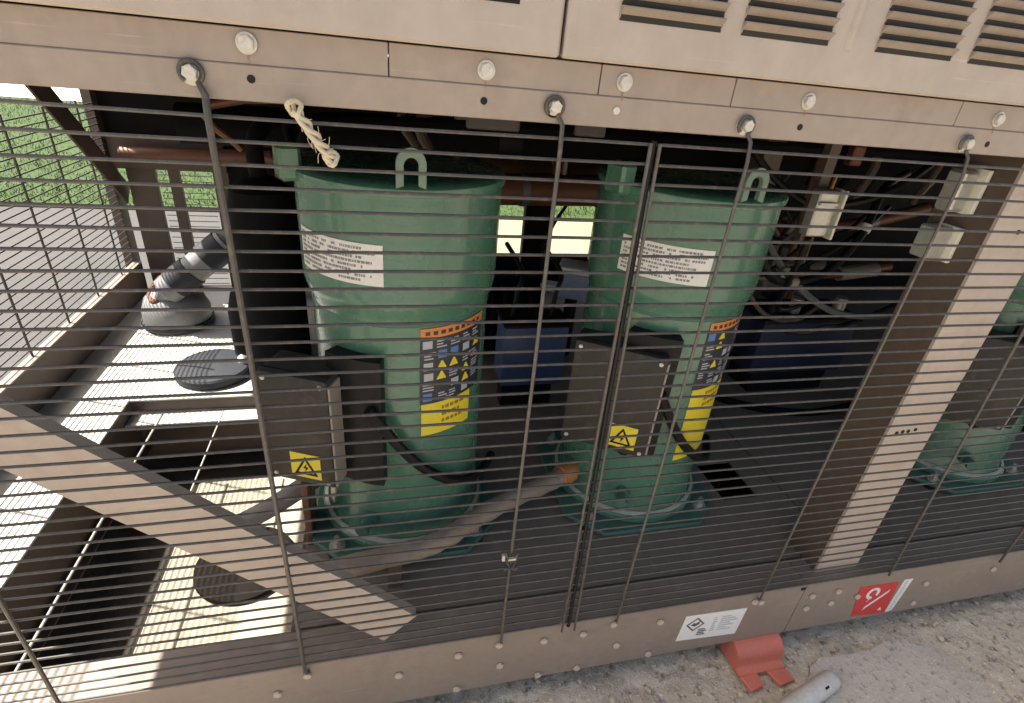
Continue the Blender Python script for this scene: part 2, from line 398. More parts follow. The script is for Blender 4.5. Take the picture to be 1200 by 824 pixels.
obj('screw_hole', tube(bmesh.new(), [(.293, -.0015, 1.02), (.293, .001, 1.02)], .0045, 12), ZINC, tb)
RUST = mat('rust_stain', (.23, .14, .09), (.29, .21, .155), .8, scale=60)
for i, (x, z) in enumerate(((-.124, 1.055), (.127, 1.051), (.298, 1.052), (.565, 1.050), (.90, 1.05))):
    g = bmesh.new(); zz = z - .0095; w = .0022
    for k in range(7):
        w2 = w * random.uniform(.6, 1.0); l = random.uniform(.0008, .0019); xo = x + random.uniform(-.0006, .0006)
        prism(g, [(xo - w, zz), (xo + w, zz), (xo + w2, zz - l), (xo - w2, zz - l)], 'y', -.0003 + (.0014 if zz > 1.0357 else 0), .0005 + (.0014 if zz > 1.0357 else 0)); zz -= l; w = max(.0006, w2)
    obj('rust_stain', g, RUST, tb, smooth=0)
p0 = obj('bolt', hexbolt(.0085, .0055, False), PBOLT, bb1); p0.location = Vector((.139, 0, -.048)) - wloc(bb1)
for x, z in ((.233, -.110), (.14, -.170), (.328, -.046), (.328, -.172), (.419, -.045), (.423, -.172), (.512, -.11), (.61, -.048), (.606, -.168), (.015, -.082), (-.22, -.076), (.877, -.036), (-.5, -.1), (-.8, -.08)):
    dup(p0, (x, 0, z), bb1)
for x, z in ((1.03, -.046), (1.031, -.093), (1.108, -.043), (1.105, -.089), (1.184, -.079), (1.406, -.073), (1.407, -.154), (1.636, -.06), (1.8, -.1)):
    c = dup(p0, (x, 0, z), bb2)

# ---- labels on the base beam (thin sheets, printed marks raised by a hair)
def quad_sheet(poly, y0, y1): return prism(bmesh.new(), poly, 'y', y0, y1)
wl = [(.674, -.139), (.679, -.047), (.846, -.053), (.842, -.150)]
lab = obj('hazard_label', quad_sheet(wl, -.0008, .0), WHITE, bb1, smooth=0, label='white hazard label with a small black diamond pictogram')
def lq(u, v):                       # bilinear point on the white label
    a = Vector(wl[0]).lerp(Vector(wl[3]), u); q = Vector(wl[1]).lerp(Vector(wl[2]), u); return a.lerp(q, v)
g = bmesh.new()
def dia(cu, cv, r, r2):
    P = [(cu + r, cv), (cu, cv + r * 1.8), (cu - r, cv), (cu, cv - r * 1.8)]; Q = [(cu + r2, cv), (cu, cv + r2 * 1.8), (cu - r2, cv), (cu, cv - r2 * 1.8)]
    for k in range(4):
        j = (k + 1) % 4
        prism(g, [tuple(lq(*P[k])), tuple(lq(*P[j])), tuple(lq(*Q[j])), tuple(lq(*Q[k]))], 'y', -.0013, -.0008)
dia(.21, .62, .15, .118)
prism(g, [tuple(lq(u, v)) for u, v in ((.14, .60), (.18, .68), (.22, .66), (.27, .76), (.27, .62), (.21, .54))], 'y', -.0013, -.0008)
for k in range(4): prism(g, [tuple(lq(u, v)) for u, v in ((.30, .16 + .07 * k), (.30, .20 + .07 * k), (.44 - .03 * (k % 2), .20 + .07 * k), (.44 - .03 * (k % 2), .16 + .07 * k))], 'y', -.0013, -.0008)
obj('printed_mark', g, INK, lab, smooth=0)
g = bmesh.new()
for k in range(7):
    v = .78 - .085 * k
    for u0, u1 in ((.62, .62 + random.uniform(.1, .3)), (.5, .5 + random.uniform(0.02, .08))):
        prism(g, [tuple(lq(u, w)) for u, w in ((u0, v), (u0, v + .03), (u1, v + .03), (u1, v))], 'y', -.0013, -.0008)
obj('printed_text', g, INKP, lab, smooth=0)
rl = [(1.206, -.1675), (1.178, -.045), (1.306, -.049), (1.322, -.177)]
lab = obj('warning_label', quad_sheet(rl, -.0008, 0), REDL, bb2, smooth=0, label='red warning label with a white ring emblem')
g = bmesh.new()
cx, cz = 1.236, -.080
for k in range(14):
    a0, a1 = k * 2 * math.pi / 16 - .6, (k + 1) * 2 * math.pi / 16 - .6
    prism(g, [(cx + r * math.cos(a), cz + r * 1.05 * math.sin(a)) for r, a in ((.012, a0), (.021, a0), (.021, a1), (.012, a1))], 'y', -.0013, -.0008)
prism(g, [(1.228, -.112), (1.240, -.098), (1.232, -.104)], 'y', -.0013, -.0008)
prism(g, [(1.232, -.147), (1.234, -.133), (1.290, -.075), (1.288, -.087)], 'y', -.0013, -.0008)
prism(g, [(1.288, -.160), (1.294, -.148), (1.302, -.160)], 'y', -.0013, -.0008)
obj('printed_mark', g, WHITE, lab, smooth=0)
sl = [(1.3235, -.176), (1.3215, -.044), (1.350, -.045), (1.345, -.171)]
lab2 = obj('text_label', quad_sheet(sl, -.0008, 0), WHITE, bb2, smooth=0, label='narrow white text strip beside the red label')
g = bmesh.new()
for k in range(16):
    z = -.055 - k * .0072; prism(g, [(1.329, z), (1.329, z + .003), (1.329 + random.uniform(.006, .013), z + .003), (1.336, z)], 'y', -.0013, -.0008)
obj('printed_text', g, INKP, lab2, smooth=0)

# ------------------------------------------------------------------ upper cabinet
cab = thing('upper_cabinet', 'tan sheet metal cabinet with louvred panels above the wire guard', 'cabinet', (0, 0, 1.07))
obj('casing', B(-1.06, XR, .004, 1.98, 1.0705, 2.35, .004), BROWN, cab)
PF = -.011
pans = []
for a, q in ((-1.06, .2085), (.2125, 1.72), (1.724, XR)):
    pans.append(obj('cabinet_panel', B(a, q, PF, .0035, 1.0705, 2.32, .003), TANL, cab))
# small latch slot in the first panel
obj('latch_slot', B(.112, .157, PF - .0006, PF + .002, 1.117, 1.124), BLACK, pans[0])
# stiffening rib
g = bmesh.new(); prism(g, [(.583, PF), (.586, PF - .004), (.590, PF - .004), (.593, PF)], 'z', 1.112, 2.2); obj('rib', g, TANL, pans[1])
def louvre_bank(x0, x1, panel, z0=1.1145, n=16, pitch=.0152):
    g = bmesh.new(); s = bmesh.new()
    for k in range(n):
        z = z0 + k * pitch
        # pressed blade: upper edge flush with the panel, lower edge pushed in, dark gap under it
        prism(g, [(PF - .0072, z + .0138), (PF - .0082, z + .0126), (PF - .0006, z + .0056), (PF + .0010, z + .0056), (PF - .0006, z + .0128)], 'x', x0, x1)
        for xe in (x0, x1): prism(g, [(PF, z + .0130), (PF - .0028, z + .0124), (PF - .0016, z + .006), (PF, z + .0004)], 'x', xe - .0007, xe + .0007)
        box(s, x0, x1, PF - .0005, PF + .002, z - .0006, z + .0062)
    b = obj('louvre_bank', g, TANS, panel); obj('louvre_slot', s, SLOT, b, smooth=0)
for i, (a, q) in enumerate(((.274, .404), (.432, .557), (.630, .755), (.785, .912), (.985, 1.11), (1.14, 1.265))): louvre_bank(a, q, pans[1])

# ------------------------------------------------------------------ wire guards
wobble = lambda a, s: noise.noise(Vector((a * 3.1, s * 7.7, 1.3))) * .0016
def hwire(x0, x1, seed):
    n = 14
    return tube(bmesh.new(), [(x0 + (x1 - x0) * k / n, wobble(x0 + (x1 - x0) * k / n, seed), wobble(x0 + (x1 - x0) * k / n + 9, seed)) for k in range(n + 1)], .0022, 6)
def front_guard(name, label, x0, x1, verts, zs=range(40)):
    t = thing(name, label, 'wire guard', (0, -.004, 0))
    bases = []
    for k in zs:
        z = .984 - .025 * k
        if k < 5 or not bases:
            o = obj('horizontal_wire', hwire(x0, x1, k + x0), WIRE, t); o.location = Vector((0, -.004, z)) - wloc(t); bases.append(o)
        else: dup(bases[k % 5], (0, -.004, z), t)
    for (xt, xb, zt, zb, r) in verts:
        n = 10
        o = obj('vertical_wire', tube(bmesh.new(), [(xt + (xb - xt) * k / n + wobble(k / n, xt) * 1.2, -.0045 - .0022 - r + wobble(k / n, xt + 5) * .3, zt + (zb - zt) * k / n) for k in range(n + 1)], r, 8), WIRE, t)
    return t
gl = front_guard('wire_guard', 'dark wire guard panel on the left over the diagonal brace and first compressor', -1.05, .355, [(-.958, -.956, 1.02, -.02, .0032), (-.565, -.562, 1.01, .0, .0032), (.344, .363, .986, -.012, .0026)])
gr = front_guard('wire_guard', 'dark wire guard panel on the right running past the tan post', .361, XR - .02, [(.357, .392, .986, -.014, .0026), (1.176, 1.236, .99, .0, .0027), (1.60, 1.622, .99, -.02, .0032), (2.0, 2.0, .99, -.02, .0032), (2.4, 2.4, .99, -.02, .0032)])
gr['label'] = 'dark wire guard panel on the right running past the tan post'
# hold-down rods: an eye round a bolt on the top beam, a rod down the guard, a hook on the base beam
def rod(parent, xt, zt, xb, zb, r, eye=.0105):
    pts = [(xt + eye * math.cos(a), -.004, zt + eye * math.sin(a)) for a in [R(-60 + 290 * k / 18) for k in range(19)]][::-1]
    x1 = xt + .011
    pts += [(x1, -.008, zt - .02)]
    n = 10
    for k in range(n + 1):
        t = k / n; pts.append((x1 + (xb - x1) * t + wobble(t, xt), -.0115 - r * .3, zt - .045 + (zb - zt + .045) * t))
    pts += [(xb + .002, -.009, zb - .008), (xb + .004, -.003, zb - .014)]
    o = obj('clamp_rod', tube(bmesh.new(), pts, [min(r, .0028)] * 19 + [r] * (len(pts) - 19), 8), WIRE, parent)
    return o
for par, xt, zt, xb, zb, r in ((gl, -.18, 1.024, -.161, -.004, .0038), (gl, .212, 1.019, .225, -.008, .0029), (gr, .478, 1.015, .488, -.002, .0027), (gr, .856, 1.014, .857, -.004, .0025)):
    o = rod(par, xt, zt, xb, zb, r)
    wsh = obj('washer', tube(bmesh.new(), [(xt, -.0002, zt), (xt, -.0022, zt)], .0125, 24), BLACK if .2 < xt < .3 else ZINC, o)
    g = hexbolt(.0076, .009, True)
    for v in g.verts: v.co += Vector((xt, -.0022, zt))
    obj('bolt', g, ZINC, o)
    g = hexbolt(.008, .006, False)
    for v in g.verts: v.co += Vector((xb + .001, -.0, zb - .026))
    obj('bolt', g, PBOLT, o)
# twisted wire clip on the second rod
g = bmesh.new()
for s in (0, 1):
    tube(g, smooth_path([(.225 + .012 * math.cos(k * .9 + s * 3), -.016 - .006 * math.sin(k * 1.3), .262 - .006 * k + .005 * math.sin(k * 2 + s)) for k in range(9)], 4), .0017, 6)
g2 = bmesh.new(); box(g2, .206, .211, -.02, -.014, .248, .262); box(g2, .216, .231, -.024, -.019, .252, .256, M=None)
clip = obj('wire_clip', g, WIRE, gl); obj('clip_end', g2, ZINC, clip, smooth=0)
obj('joining_bar', tube(bmesh.new(), [(.3505, -.0035, .988), (.365, -.0035, .48), (.3775, -.0035, -.004)], .0042, 8), BLACK, gr)
# end guard: wires run front to back
eg = thing('end_guard', 'dark wire guard on the open left end seen against lawn and pavement', 'wire guard', (-1.045, .1, 0))
base = None
for k in range(26):
    z = .155 + .025 * k
    if base is None:
        base = obj('horizontal_wire', tube(bmesh.new(), [(0, .05, 0), (0, .7, .0006), (0, 1.3, -.0006), (0, 1.9, 0)], .0024, 6), WIRE, eg); base.location = Vector((-1.045, 0, z)) - wloc(eg)
    else: dup(base, (-1.045, 0, z), eg)
vb = None
for y in (.1, .335, .57, .805, 1.04, 1.277, 1.511, 1.738):
    if vb is None:
        vb = obj('vertical_wire', tube(bmesh.new(), [(0, 0, .138), (0, 0, .80)], .0036, 8), WIRE, eg); vb.location = Vector((-1.0395, y, 0)) - wloc(eg)
    else: dup(vb, (-1.0395, y, 0), eg)
# rear guard: behind the two gaps between the rear bars
rg = thing('rear_guard', 'dark wire guard behind the narrow gaps at the far left corner', 'wire guard', (-.8, 1.985, 0))
base = None
for k in range(22):
    z = .0 + .025 * k
    if base is None:
        base = obj('horizontal_wire', tube(bmesh.new(), [(-.905, 0, 0), (-.70, 0, 0)], .0022, 6), WIRE, rg); base.location = Vector((0, 1.985, z)) - wloc(rg)
    else: dup(base, (0, 1.985, z), rg)

# ------------------------------------------------------------------ compressors
GRP = 'green scroll compressors in a row'
def compressor(cx, label, bx, danger, yell, lab_a, shock=True):
    c = (cx, .43)
    t = thing('compressor', label, 'compressor', (cx, .43, 0), GRP)
    # base plate with four feet
    g = bmesh.new()
    poly = []
    for k in range(4):
        a = R(45 + 90 * k)
        for d in (-13, 13): poly.append((cx + .262 * math.cos(a + R(d)), .43 + .262 * math.sin(a + R(d))))
    prism(g, poly, 'z', .008, .022)
    bmesh.ops.bevel(g, geom=list(g.edges), offset=.003, segments=1, affect='EDGES')
    bp = obj('base_plate', g, GREEND, t)
    for k in range(4):
        a = R(45 + 90 * k); x, y = cx + .232 * math.cos(a), .43 + .232 * math.sin(a)
        g = bmesh.new(); tube(g, [(x, y, .022), (x, y, .027)], .019, 20); tube(g, [(x, y, .027), (x, y, .040)], .011, 6); tube(g, [(x, y, .04), (x, y, .052)], .006, 10)
        obj('bolt', g, ZINC, bp)
        obj('rubber_foot', tube(bmesh.new(), [(x, y, -.003), (x, y, .008)], .022, 18), BLACK, bp)
    # shells
    lo = obj('lower_shell', lathe(bmesh.new(), [(.13, .022), (.198, .0225), (.205, .026), (.206, .040), (.200, .046), (.190, .052), (.1862, .065), (.185, .12), (.185, .600), (.1855, .606)], c), GREEN, t)
    obj('weld_ring', lathe(bmesh.new(), [(.192, .0495), (.1985, .0465), (.2005, .0455), (.2005, .0490), (.1985, .0505), (.1925, .0530)], c, 72), mat('bare_weld_metal', (.55, .54, .45), (.36, .38, .3), .45, metal=.2, scale=60), lo)
    obj('upper_shell', lathe(bmesh.new(), [(.1855, .606), (.1868, .614), (.190, .626), (.1945, .640), (.1975, .652), (.1985, .664), (.1985, .835), (.1975, .842), (.1975, .848)], c), GREEN, t)
    obj('weld_seam', lathe(bmesh.new(), [(.1848, .602), (.1866, .604), (.1872, .607), (.1868, .610), (.1855, .6115)], c, 72), GREEND, lo)
    cap = obj('cap', lathe(bmesh.new(), [(.1975, .848), (.2035, .850), (.205, .856), (.204, .863), (.199, .868), (.185, .872), (.15, .876), (.10, .879), (.05, .880), (0, .880)], c), GREEN, t)
    # lifting eye
    def lug(a):
        a = R(a); n = Vector((math.sin(a), -math.cos(a), 0)); tt = Vector((math.cos(a), math.sin(a), 0)); o = Vector((cx, .43, 0)) + n * .2055
        g = bmesh.new(); outer = [(-.024, .868), (-.024, .905)] + [(-.024 * math.cos(R(q)), .905 + .026 * math.sin(R(q))) for q in range(10, 171, 10)] + [(.024, .905), (.024, .868)]
        inner = [(-.012, .872), (-.012, .903)] + [(-.012 * math.cos(R(q)), .903 + .013 * math.sin(R(q))) for q in range(10, 171, 10)] + [(.012, .903), (.012, .872)]
        V = []
        for u, z in outer + inner:
            V.append([g.verts.new(o + tt * u + Vector((0, 0, z)) + n * d) for d in (0, .012)])
        m = len(outer)
        for k in range(m - 1):
            A, Q, Cc, D = V[k], V[k + 1], V[m + k + 1], V[m + k]
            for i in (0, 1): g.faces.new((A[i], Q[i], Cc[i], D[i]))
            g.faces.new((A[0], A[1], Q[1], Q[0])); g.faces.new((D[0], D[1], Cc[1], Cc[0]))
        for k in (0, m - 1): g.faces.new((V[k][0], V[k][1], V[m + k][1], V[m + k][0]))
        obj('lifting_lug', g, LUG, cap)
    lug(1.5)
    # side stub on the cap
    g = bmesh.new(); box(g, -.028, .028, -.228, -.19, .845, .905, .006, M=Matrix.Translation((cx, .43, 0)) @ Matrix.Rotation(R(-72), 4, 'Z'))
    obj('cap_stub', g, GREEN, cap)
    # name plate on the upper shell
    r = .1987
    npl = obj('name_plate', wrap(bmesh.new(), c, r, lab_a[0], lab_a[1], .690, .766), WHITE, lo, smooth=20)
    npl.parent = t; npl.location = -wloc(t)
    g = bmesh.new(); a = lab_a[0] + 2
    rows = 8
    for k in range(rows):
        z = .697 + k * .0083; a = lab_a[0] + 2; stop = lab_a[1] - 3 - random.uniform(0, 10)
        while a < stop:
            w = random.uniform(.5, 2.2)
            if random.random() < .82: wrap(g, c, r + .0012, a, min(a + w, stop), z, z + .0046, .0004)
            a += w + .45
    obj('printed_text', g, INKG, npl, smooth=0)
    # danger notice on the lower shell: orange head, dark pictogram field, yellow foot
    r = .1852; a0, a1 = danger
    dn = obj('danger_notice', wrap(bmesh.new(), c, r, a0, a1, .425, .599), NAVY, t, smooth=20, label='notice with an orange head and dark pictogram field')
    g = wrap(bmesh.new(), c, r + .0012, a0, a1, .578, .599, .0004); head = obj('notice_heading', g, ORANGE, dn, smooth=20)
    g = bmesh.new(); h = bmesh.new(); w_ = bmesh.new(); bl = bmesh.new()
    for k in range(9): wrap(h, c, r + .0016, a0 + 3 + k * 5, a0 + 6 + k * 5, .584, .592, .0003)
    obj('printed_text', h, NAVY, head, smooth=0)
    for i in range(5):
        for j in range(6):
            A = a0 + 1.5 + i * 9.6 + random.uniform(-1, 1); z = .432 + j * .0245; q = random.random()
            if q < .40:
                for k in range(3): wrap(w_, c, r + .0012, A, A + random.uniform(4, 8), z + k * .0065, z + k * .0065 + .003, .0004)
            elif q < .55: wrap(w_, c, r + .0012, A, A + 6, z, z + .017, .0004)
            elif q < .72:
                tri = bmesh.new()
                for k in range(5): wrap(tri, c, r + .0012, A + k * .6, A + 6.4 - k * .6, z + k * .0036, z + k * .0036 + .0036, .0004)
                obj('hazard_triangle', tri, YELLOW, dn, smooth=0)
            elif q < .82: obj('instruction_sign', wrap(bmesh.new(), c, r + .0012, A, A + 6, z, z + .018, .0004), BLUEI, dn, smooth=0)
    obj('printed_text', w_, mat('notice_pale_ink', (.5, .5, .5), (.35, .36, .4), .45, scale=60), dn, smooth=0)
    yw = obj('yellow_notice', wrap(bmesh.new(), c, r, yell[0], yell[1], yell[2], .4245), YELLOW, t, smooth=20)
    g = bmesh.new()
    for k in range(3):
        z = .405 - k * .017
        A = yell[0] + 14
        while A < yell[1] - 10:
            w = random.uniform(1.5, 4); wrap(g, c, r + .0012, A, A + w, z, z + .008, .0004); A += w + 1
    obj('printed_text', g, mat('faded_red_ink', (.35, .2, .03), (.3, .16, .03), .5), yw, smooth=0)
    # terminal box
    ox, oy, th, w, z0, z1, dep = bx
    M = Matrix.Translation((cx + ox, .43 + oy, 0)) @ Matrix.Rotation(R(th), 4, 'Z')
    tbx = obj('terminal_box', B(-w / 2, w / 2, 0, dep, z0, z1, .006, M=M, seg=2), BOXM, t)
    for u in (-w / 2 + .014, w / 2 - .014):
        for z in (z0 + .014, z1 - .014):
            obj('screw', tube(bmesh.new(), [M @ Vector((u, .0005, z)), M @ Vector((u, -.002, z)), M @ Vector((u, -.0032, z))], [.0052, .0052, .0035], 12), ZINC, tbx)
    obj('lid_seam', B(-w / 2 - .0008, w / 2 - .002, .016, .019, z0 - .0008, z1 + .0008, M=M), BLACK, tbx)
    obj('cable_gland', tube(bmesh.new(), [M @ Vector((w / 4, dep * .5, z0 - .022)), M @ Vector((w / 4, dep * .5, z0 + .002))], .014, 8), BLACK, tbx)
    g = bmesh.new(); box(g, w / 2 - .001, w / 2 + .004, .004, dep - .008, z0 + .004, z1 - .012, .001, M=M); obj('cover_edge', g, BOXE, tbx)
    g = bmesh.new(); wrap(g, c, .184, -46, -14, z0 - .005, z1 + .035, .032)
    bmesh.ops.bevel(g, geom=[e for e in g.edges if e.is_manifold and e.calc_face_angle(0) > .8], offset=.008, segments=2, affect='EDGES')
    obj('cable_cover', g, BLACK, tbx)
    # yellow electrical warning
    u1 = w / 2 - (.012 if dep > .09 else .028); u0 = u1 - .066; zz = z0 + .018
    if shock:
     ws = bmesh.new(); box(ws, u0, u1, -.0014, 0, zz, zz + .062, M=M); ws = obj('shock_label', ws, YELLOW, tbx, smooth=0)
    g = bmesh.new() if shock else None; um = (u0 + u1) / 2
    def pr2(poly):
        A = [g.verts.new(M @ Vector((u, -.0022, z))) for u, z in poly]; Q = [g.verts.new(M @ Vector((u, -.0014, z))) for u, z in poly]
        for k in range(len(A)): g.faces.new((A[k], A[(k + 1) % len(A)], Q[(k + 1) % len(A)], Q[k]))
        g.faces.new(A); g.faces.new(Q)
    if shock:
        T = [(um - .026, zz + .008), (um + .026, zz + .008), (um, zz + .055)]; Ti = [(um - .018, zz + .0125), (um + .018, zz + .0125), (um, zz + .046)]
        for k in range(3): j = (k + 1) % 3; pr2([T[k], T[j], Ti[j], Ti[k]])
        pr2([(um + .003, zz + .038), (um - .006, zz + .025), (um, zz + .025), (um - .003, zz + .014), (um + .006, zz + .028), (um, zz + .028)])
        obj('shock_symbol', g, BLACK, ws, smooth=0)
    # corrugated cable from the box round the front of the shell
    P = []
    for a, z, rr in ((-20, .44, .228), (-13, .39, .217), (-4, .335, .210), (8, .278, .207), (24, .225, .207), (42, .185, .206), (60, .165, .21), (80, .16, .225)):
        P.append((cx + rr * math.sin(R(a)), .43 - rr * math.cos(R(a)), z))
    P = smooth_path(P, 14)
    obj('cable', tube(bmesh.new(), P, [.0105 + .0014 * (k % 2) for k in range(len(P))], 8), BLACK, tbx)
    # small service fitting low on the shell
    a = R(-27); n = Vector((math.sin(a), -math.cos(a), 0)); p = Vector((cx, .43, .105))
    g = tube(bmesh.new(), [p + n * .185, p + n * .200, p + n * .2001, p + n * .222, p + n * .2221, p + n * .232], [.02, .02, .013, .013, .016, .016], 12)
    obj('service_fitting', g, GREEND, lo)
    return t
c1 = compressor(.05, 'green scroll compressor standing left, fully seen between the brace and the guard joint', (-.218, -.183, -24, .145, .243, .506, .09), (7.5, 58), (8.5, 47, .345), (-68, -12))
c2 = compressor(.682, 'green scroll compressor in the middle, behind the joint of the wire guards', (-.175, -.174, -32, .205, .265, .535, .075), (6, 56), (7, 50, .215), (-64, -8))
c3 = compressor(1.84, 'green scroll compressor at the right, mostly hidden behind the tan post', (-.19, -.178, -30, .18, .25, .52, .08), (8, 58), (8.5, 47, .345), (-66, -12), False)

# ------------------------------------------------------------------ pipes and fittings round the compressors
t = thing('oil_pipe', 'lagged brown pipe crossing low in front of the left compressor with a copper end', 'pipe', (.2, .2, .05))
P = smooth_path([(-.20, .148, .075), (-.12, .152, .078), (.049, .170, .085), (.13, .195, .088), (.20, .237, .09), (.30, .290, .09), (.415, .337, .09), (.455, .353, .092)], 6)
lag = obj('lagging', tube(bmesh.new(), P, [.0235 + .0012 * math.sin(k * 1.7) for k in range(len(P))], 14), LAGG, t)
g = tube(bmesh.new(), [(.452, .352, .092), (.462, .357, .093), (.463, .357, .093), (.492, .371, .096), (.493, .371, .096), (.515, .382, .1)], [.025, .025, .030, .030, .022, .022], 16)
obj('coupling', g, COPPERO, t)
for k in (1,): obj('pipe_saddle', B(.0, .03, .15, .19, -.003, .066, .002), BROWN, t)
t = thing('suction_pipe', 'dark insulated pipe leaving the foot of the left compressor towards the brace', 'pipe', (-.3, .35, 0))
P = smooth_path([(-.13, .40, .150), (-.21, .36, .115), (-.28, .345, .078), (-.35, .337, .046), (-.405, .333, .024)], 6)
obj('lagging', tube(bmesh.new(), P, .023, 14), GREYP, t)
obj('pipe_support', B(-.186, -.17, .30, .40, -.003, .19, .002), COPPER, t)
t = thing('shadow_disc', 'round dark brown disc in place of a curved shadow below the brace', 'shadow disc', (-.39, .49, GZ))  # flat dark disc standing in for a curved cast shadow
obj('disc', lathe(bmesh.new(), [(0, GZ + .001), (.128, GZ + .001), (.132, GZ + .006), (.130, GZ + .016), (.118, GZ + .020), (.06, GZ + .022), (0, GZ + .022)], (-.39, .49), 48), mat('shadow_dark_brown', (.016, .012, .009), (.011, .008, .006), .8, scale=12, bump=.2, spec=.1), t)
obj('knob', lathe(bmesh.new(), [(0, GZ + .02), (.02, GZ + .02), (.022, GZ + .034), (.012, GZ + .042), (0, GZ + .042)], (-.39, .49), 20), BLACK, t)
t = thing('black_accumulator', 'tall black insulated tank standing behind the left compressor', 'tank', (-.27, .74, 0))
obj('body', lathe(bmesh.new(), [(0, -.001), (.07, 0), (.078, .02), (.078, .70), (.07, .74), (.04, .765), (0, .77)], (-.27, .74), 40), FOAM, t)
obj('outlet_pipe', tube(bmesh.new(), smooth_path([(-.27, .74, .76), (-.27, .74, .84), (-.25, .80, .88), (-.2, 1.0, .89), (-.1, 1.4, .89)], 6), .02, 12), FOAM, t)
t = thing('oil_separator', 'squat black insulated drum on the floor behind the tall tank', 'tank', (-.40, 1.25, 0))
obj('body', lathe(bmesh.new(), [(0, .001), (.10, .001), (.125, .02), (.125, .20), (.11, .26), (.06, .30), (0, .31)], (-.40, 1.25), 40), FOAM, t)
obj('side_pipe', tube(bmesh.new(), smooth_path([(-.40, 1.25, .3), (-.40, 1.25, .40), (-.34, 1.2, .46), (-.2, 1.15, .47), (.2, 1.15, .47)], 6), .024, 12), FOAM, t)
t = thing('round_lid', 'dark blue grey round lid lying on the sunlit floor', 'lid', (-.57, 1.13, 0))
obj('disc', lathe(bmesh.new(), [(0, .001), (.118, .001), (.122, .006), (.122, .028), (.116, .034), (.06, .040), (0, .041)], (-.575, 1.135), 40), NAVYD, t)  # colour darkened so the lid looks shadowed on the bright floor
obj('cap', lathe(bmesh.new(), [(0, .03), (.018, .03), (.02, .034), (.02, .055), (.014, .060), (0, .06)], (-.475, 1.145), 16), WHITE, t)
DOMEM = mat('dusty_pale_metal', (.30, .30, .295), (.2, .2, .2), .45, scale=14, dirt=(.2, .19, .18), dirt_amt=.5)
t = thing('domed_cover', 'pale domed cover in the sun near the far corner', 'cover', (-.79, 1.55, 0))
obj('body', lathe(bmesh.new(), [(0, 0), (.12, 0), (.124, .01), (.122, .07), (.105, .115), (.07, .14), (.03, .15), (0, .152)], (-.80, 1.56), 40), DOMEM, t)
obj('rim', lathe(bmesh.new(), [(.1225, .012), (.130, .012), (.132, .018), (.130, .026), (.1225, .026)], (-.80, 1.56), 40), NAVYD, t)
t = thing('filter_drier', 'tilted pale cylinder with two black bands behind the pale dome', 'filter', (-.69, 1.5, .15))
a, q = Vector((-.80, 1.50, .16)), Vector((-.57, 1.55, .345)); d = q - a
obj('body', tube(bmesh.new(), [a - d * .16, a - d * .12, a, a + d * .001, q, q + d * .001, q + d * .13, q + d * .2], [.016, .02, .05, .056, .056, .05, .02, .016], 20), DOMEM, t)
for k in (.28, .80): obj('band', tube(bmesh.new(), [a + d * (k - .15), a + d * (k - .145), a + d * (k + .145), a + d * (k + .15)], [.055, .061, .061, .055], 20), NAVYD, t)
obj('copper_tail', tube(bmesh.new(), smooth_path([a - d * .1, a - d * .22, a - d * .3 + Vector((-.02, .1, .02)), (-.92, 1.8, .1)], 6), .013, 10), COPPER, t)
obj('copper_tail', tube(bmesh.new(), smooth_path([q + d * .1, q + d * .3, (-.46, 1.58, .48), (-.45, 1.6, .64)], 6), .013, 10), COPPER, t)
# copper headers
t = thing('copper_header', 'tarnished copper header pipe high at the left rear', 'pipe', (-.7, 1.8, .6))
obj('pipe', tube(bmesh.new(), [(-.98, 1.86, .60), (-.42, 1.86, .615)], .030, 16), COPPER, t)
obj('branch', tube(bmesh.new(), smooth_path([(-.48, 1.86, .615), (-.40, 1.84, .60), (-.39, 1.82, .5), (-.39, 1.8, .02)], 6), .022, 12), COPPER, t)
obj('pipe_clamp', tube(bmesh.new(), [(-.50, 1.86, .612), (-.46, 1.86, .613)], .035, 16), COPPERO, t)
t = thing('copper_header', 'dull brown copper header pipe above the two bright openings', 'pipe', (.6, 1.4, .7))
obj('pipe', tube(bmesh.new(), [(.20, 1.40, .695), (.74, 1.40, .70), (.98, 1.40, .70)], .042, 16), COPPER, t)
obj('elbow', tube(bmesh.new(), smooth_path([(.97, 1.40, .70), (1.06, 1.4, .70), (1.1, 1.38, .66), (1.1, 1.36, .5), (1.1, 1.36, .0)], 6), .038, 14), BROWN, t)
obj('pipe_clamp', tube(bmesh.new(), [(.66, 1.40, .70), (.70, 1.40, .70)], .048, 16), COPPERO, t)
tag(obj('black_cable', tube(bmesh.new(), smooth_path([(.80, 1.5, .62), (.81, 1.55, .55), (.77, 1.6, .43), (.735, 1.6, .3), (.74, 1.55, .12)], 8), .008, 8), BLACK), 'thin black cable hanging across the bright right opening', 'cable')
# valve with a white top between the compressors
t = thing('service_valve', 'white topped blue grey valve between the two compressors', 'valve', (.75, 1.2, 0))
Mv = Matrix.Translation((.745, 1.2, 0)) @ Matrix.Rotation(R(-25), 4, 'Z')
obj('body', B(-.05, .075, -.05, .05, .26, .365, .01, M=Mv, seg=2), mat('valve_blue_grey', (.30, .36, .48), (.22, .27, .38), .4), t)
obj('cap', B(-.06, .085, -.06, .06, .366, .392, .008, M=Mv, seg=2), WHITE, t)
obj('handle', B(-.125, -.045, -.03, .03, .27, .30, .008, M=Mv, seg=2), WHITE, t)
obj('stem', tube(bmesh.new(), [(.75, 1.2, -.003), (.75, 1.2, .262)], .025, 14), BLACK, t)
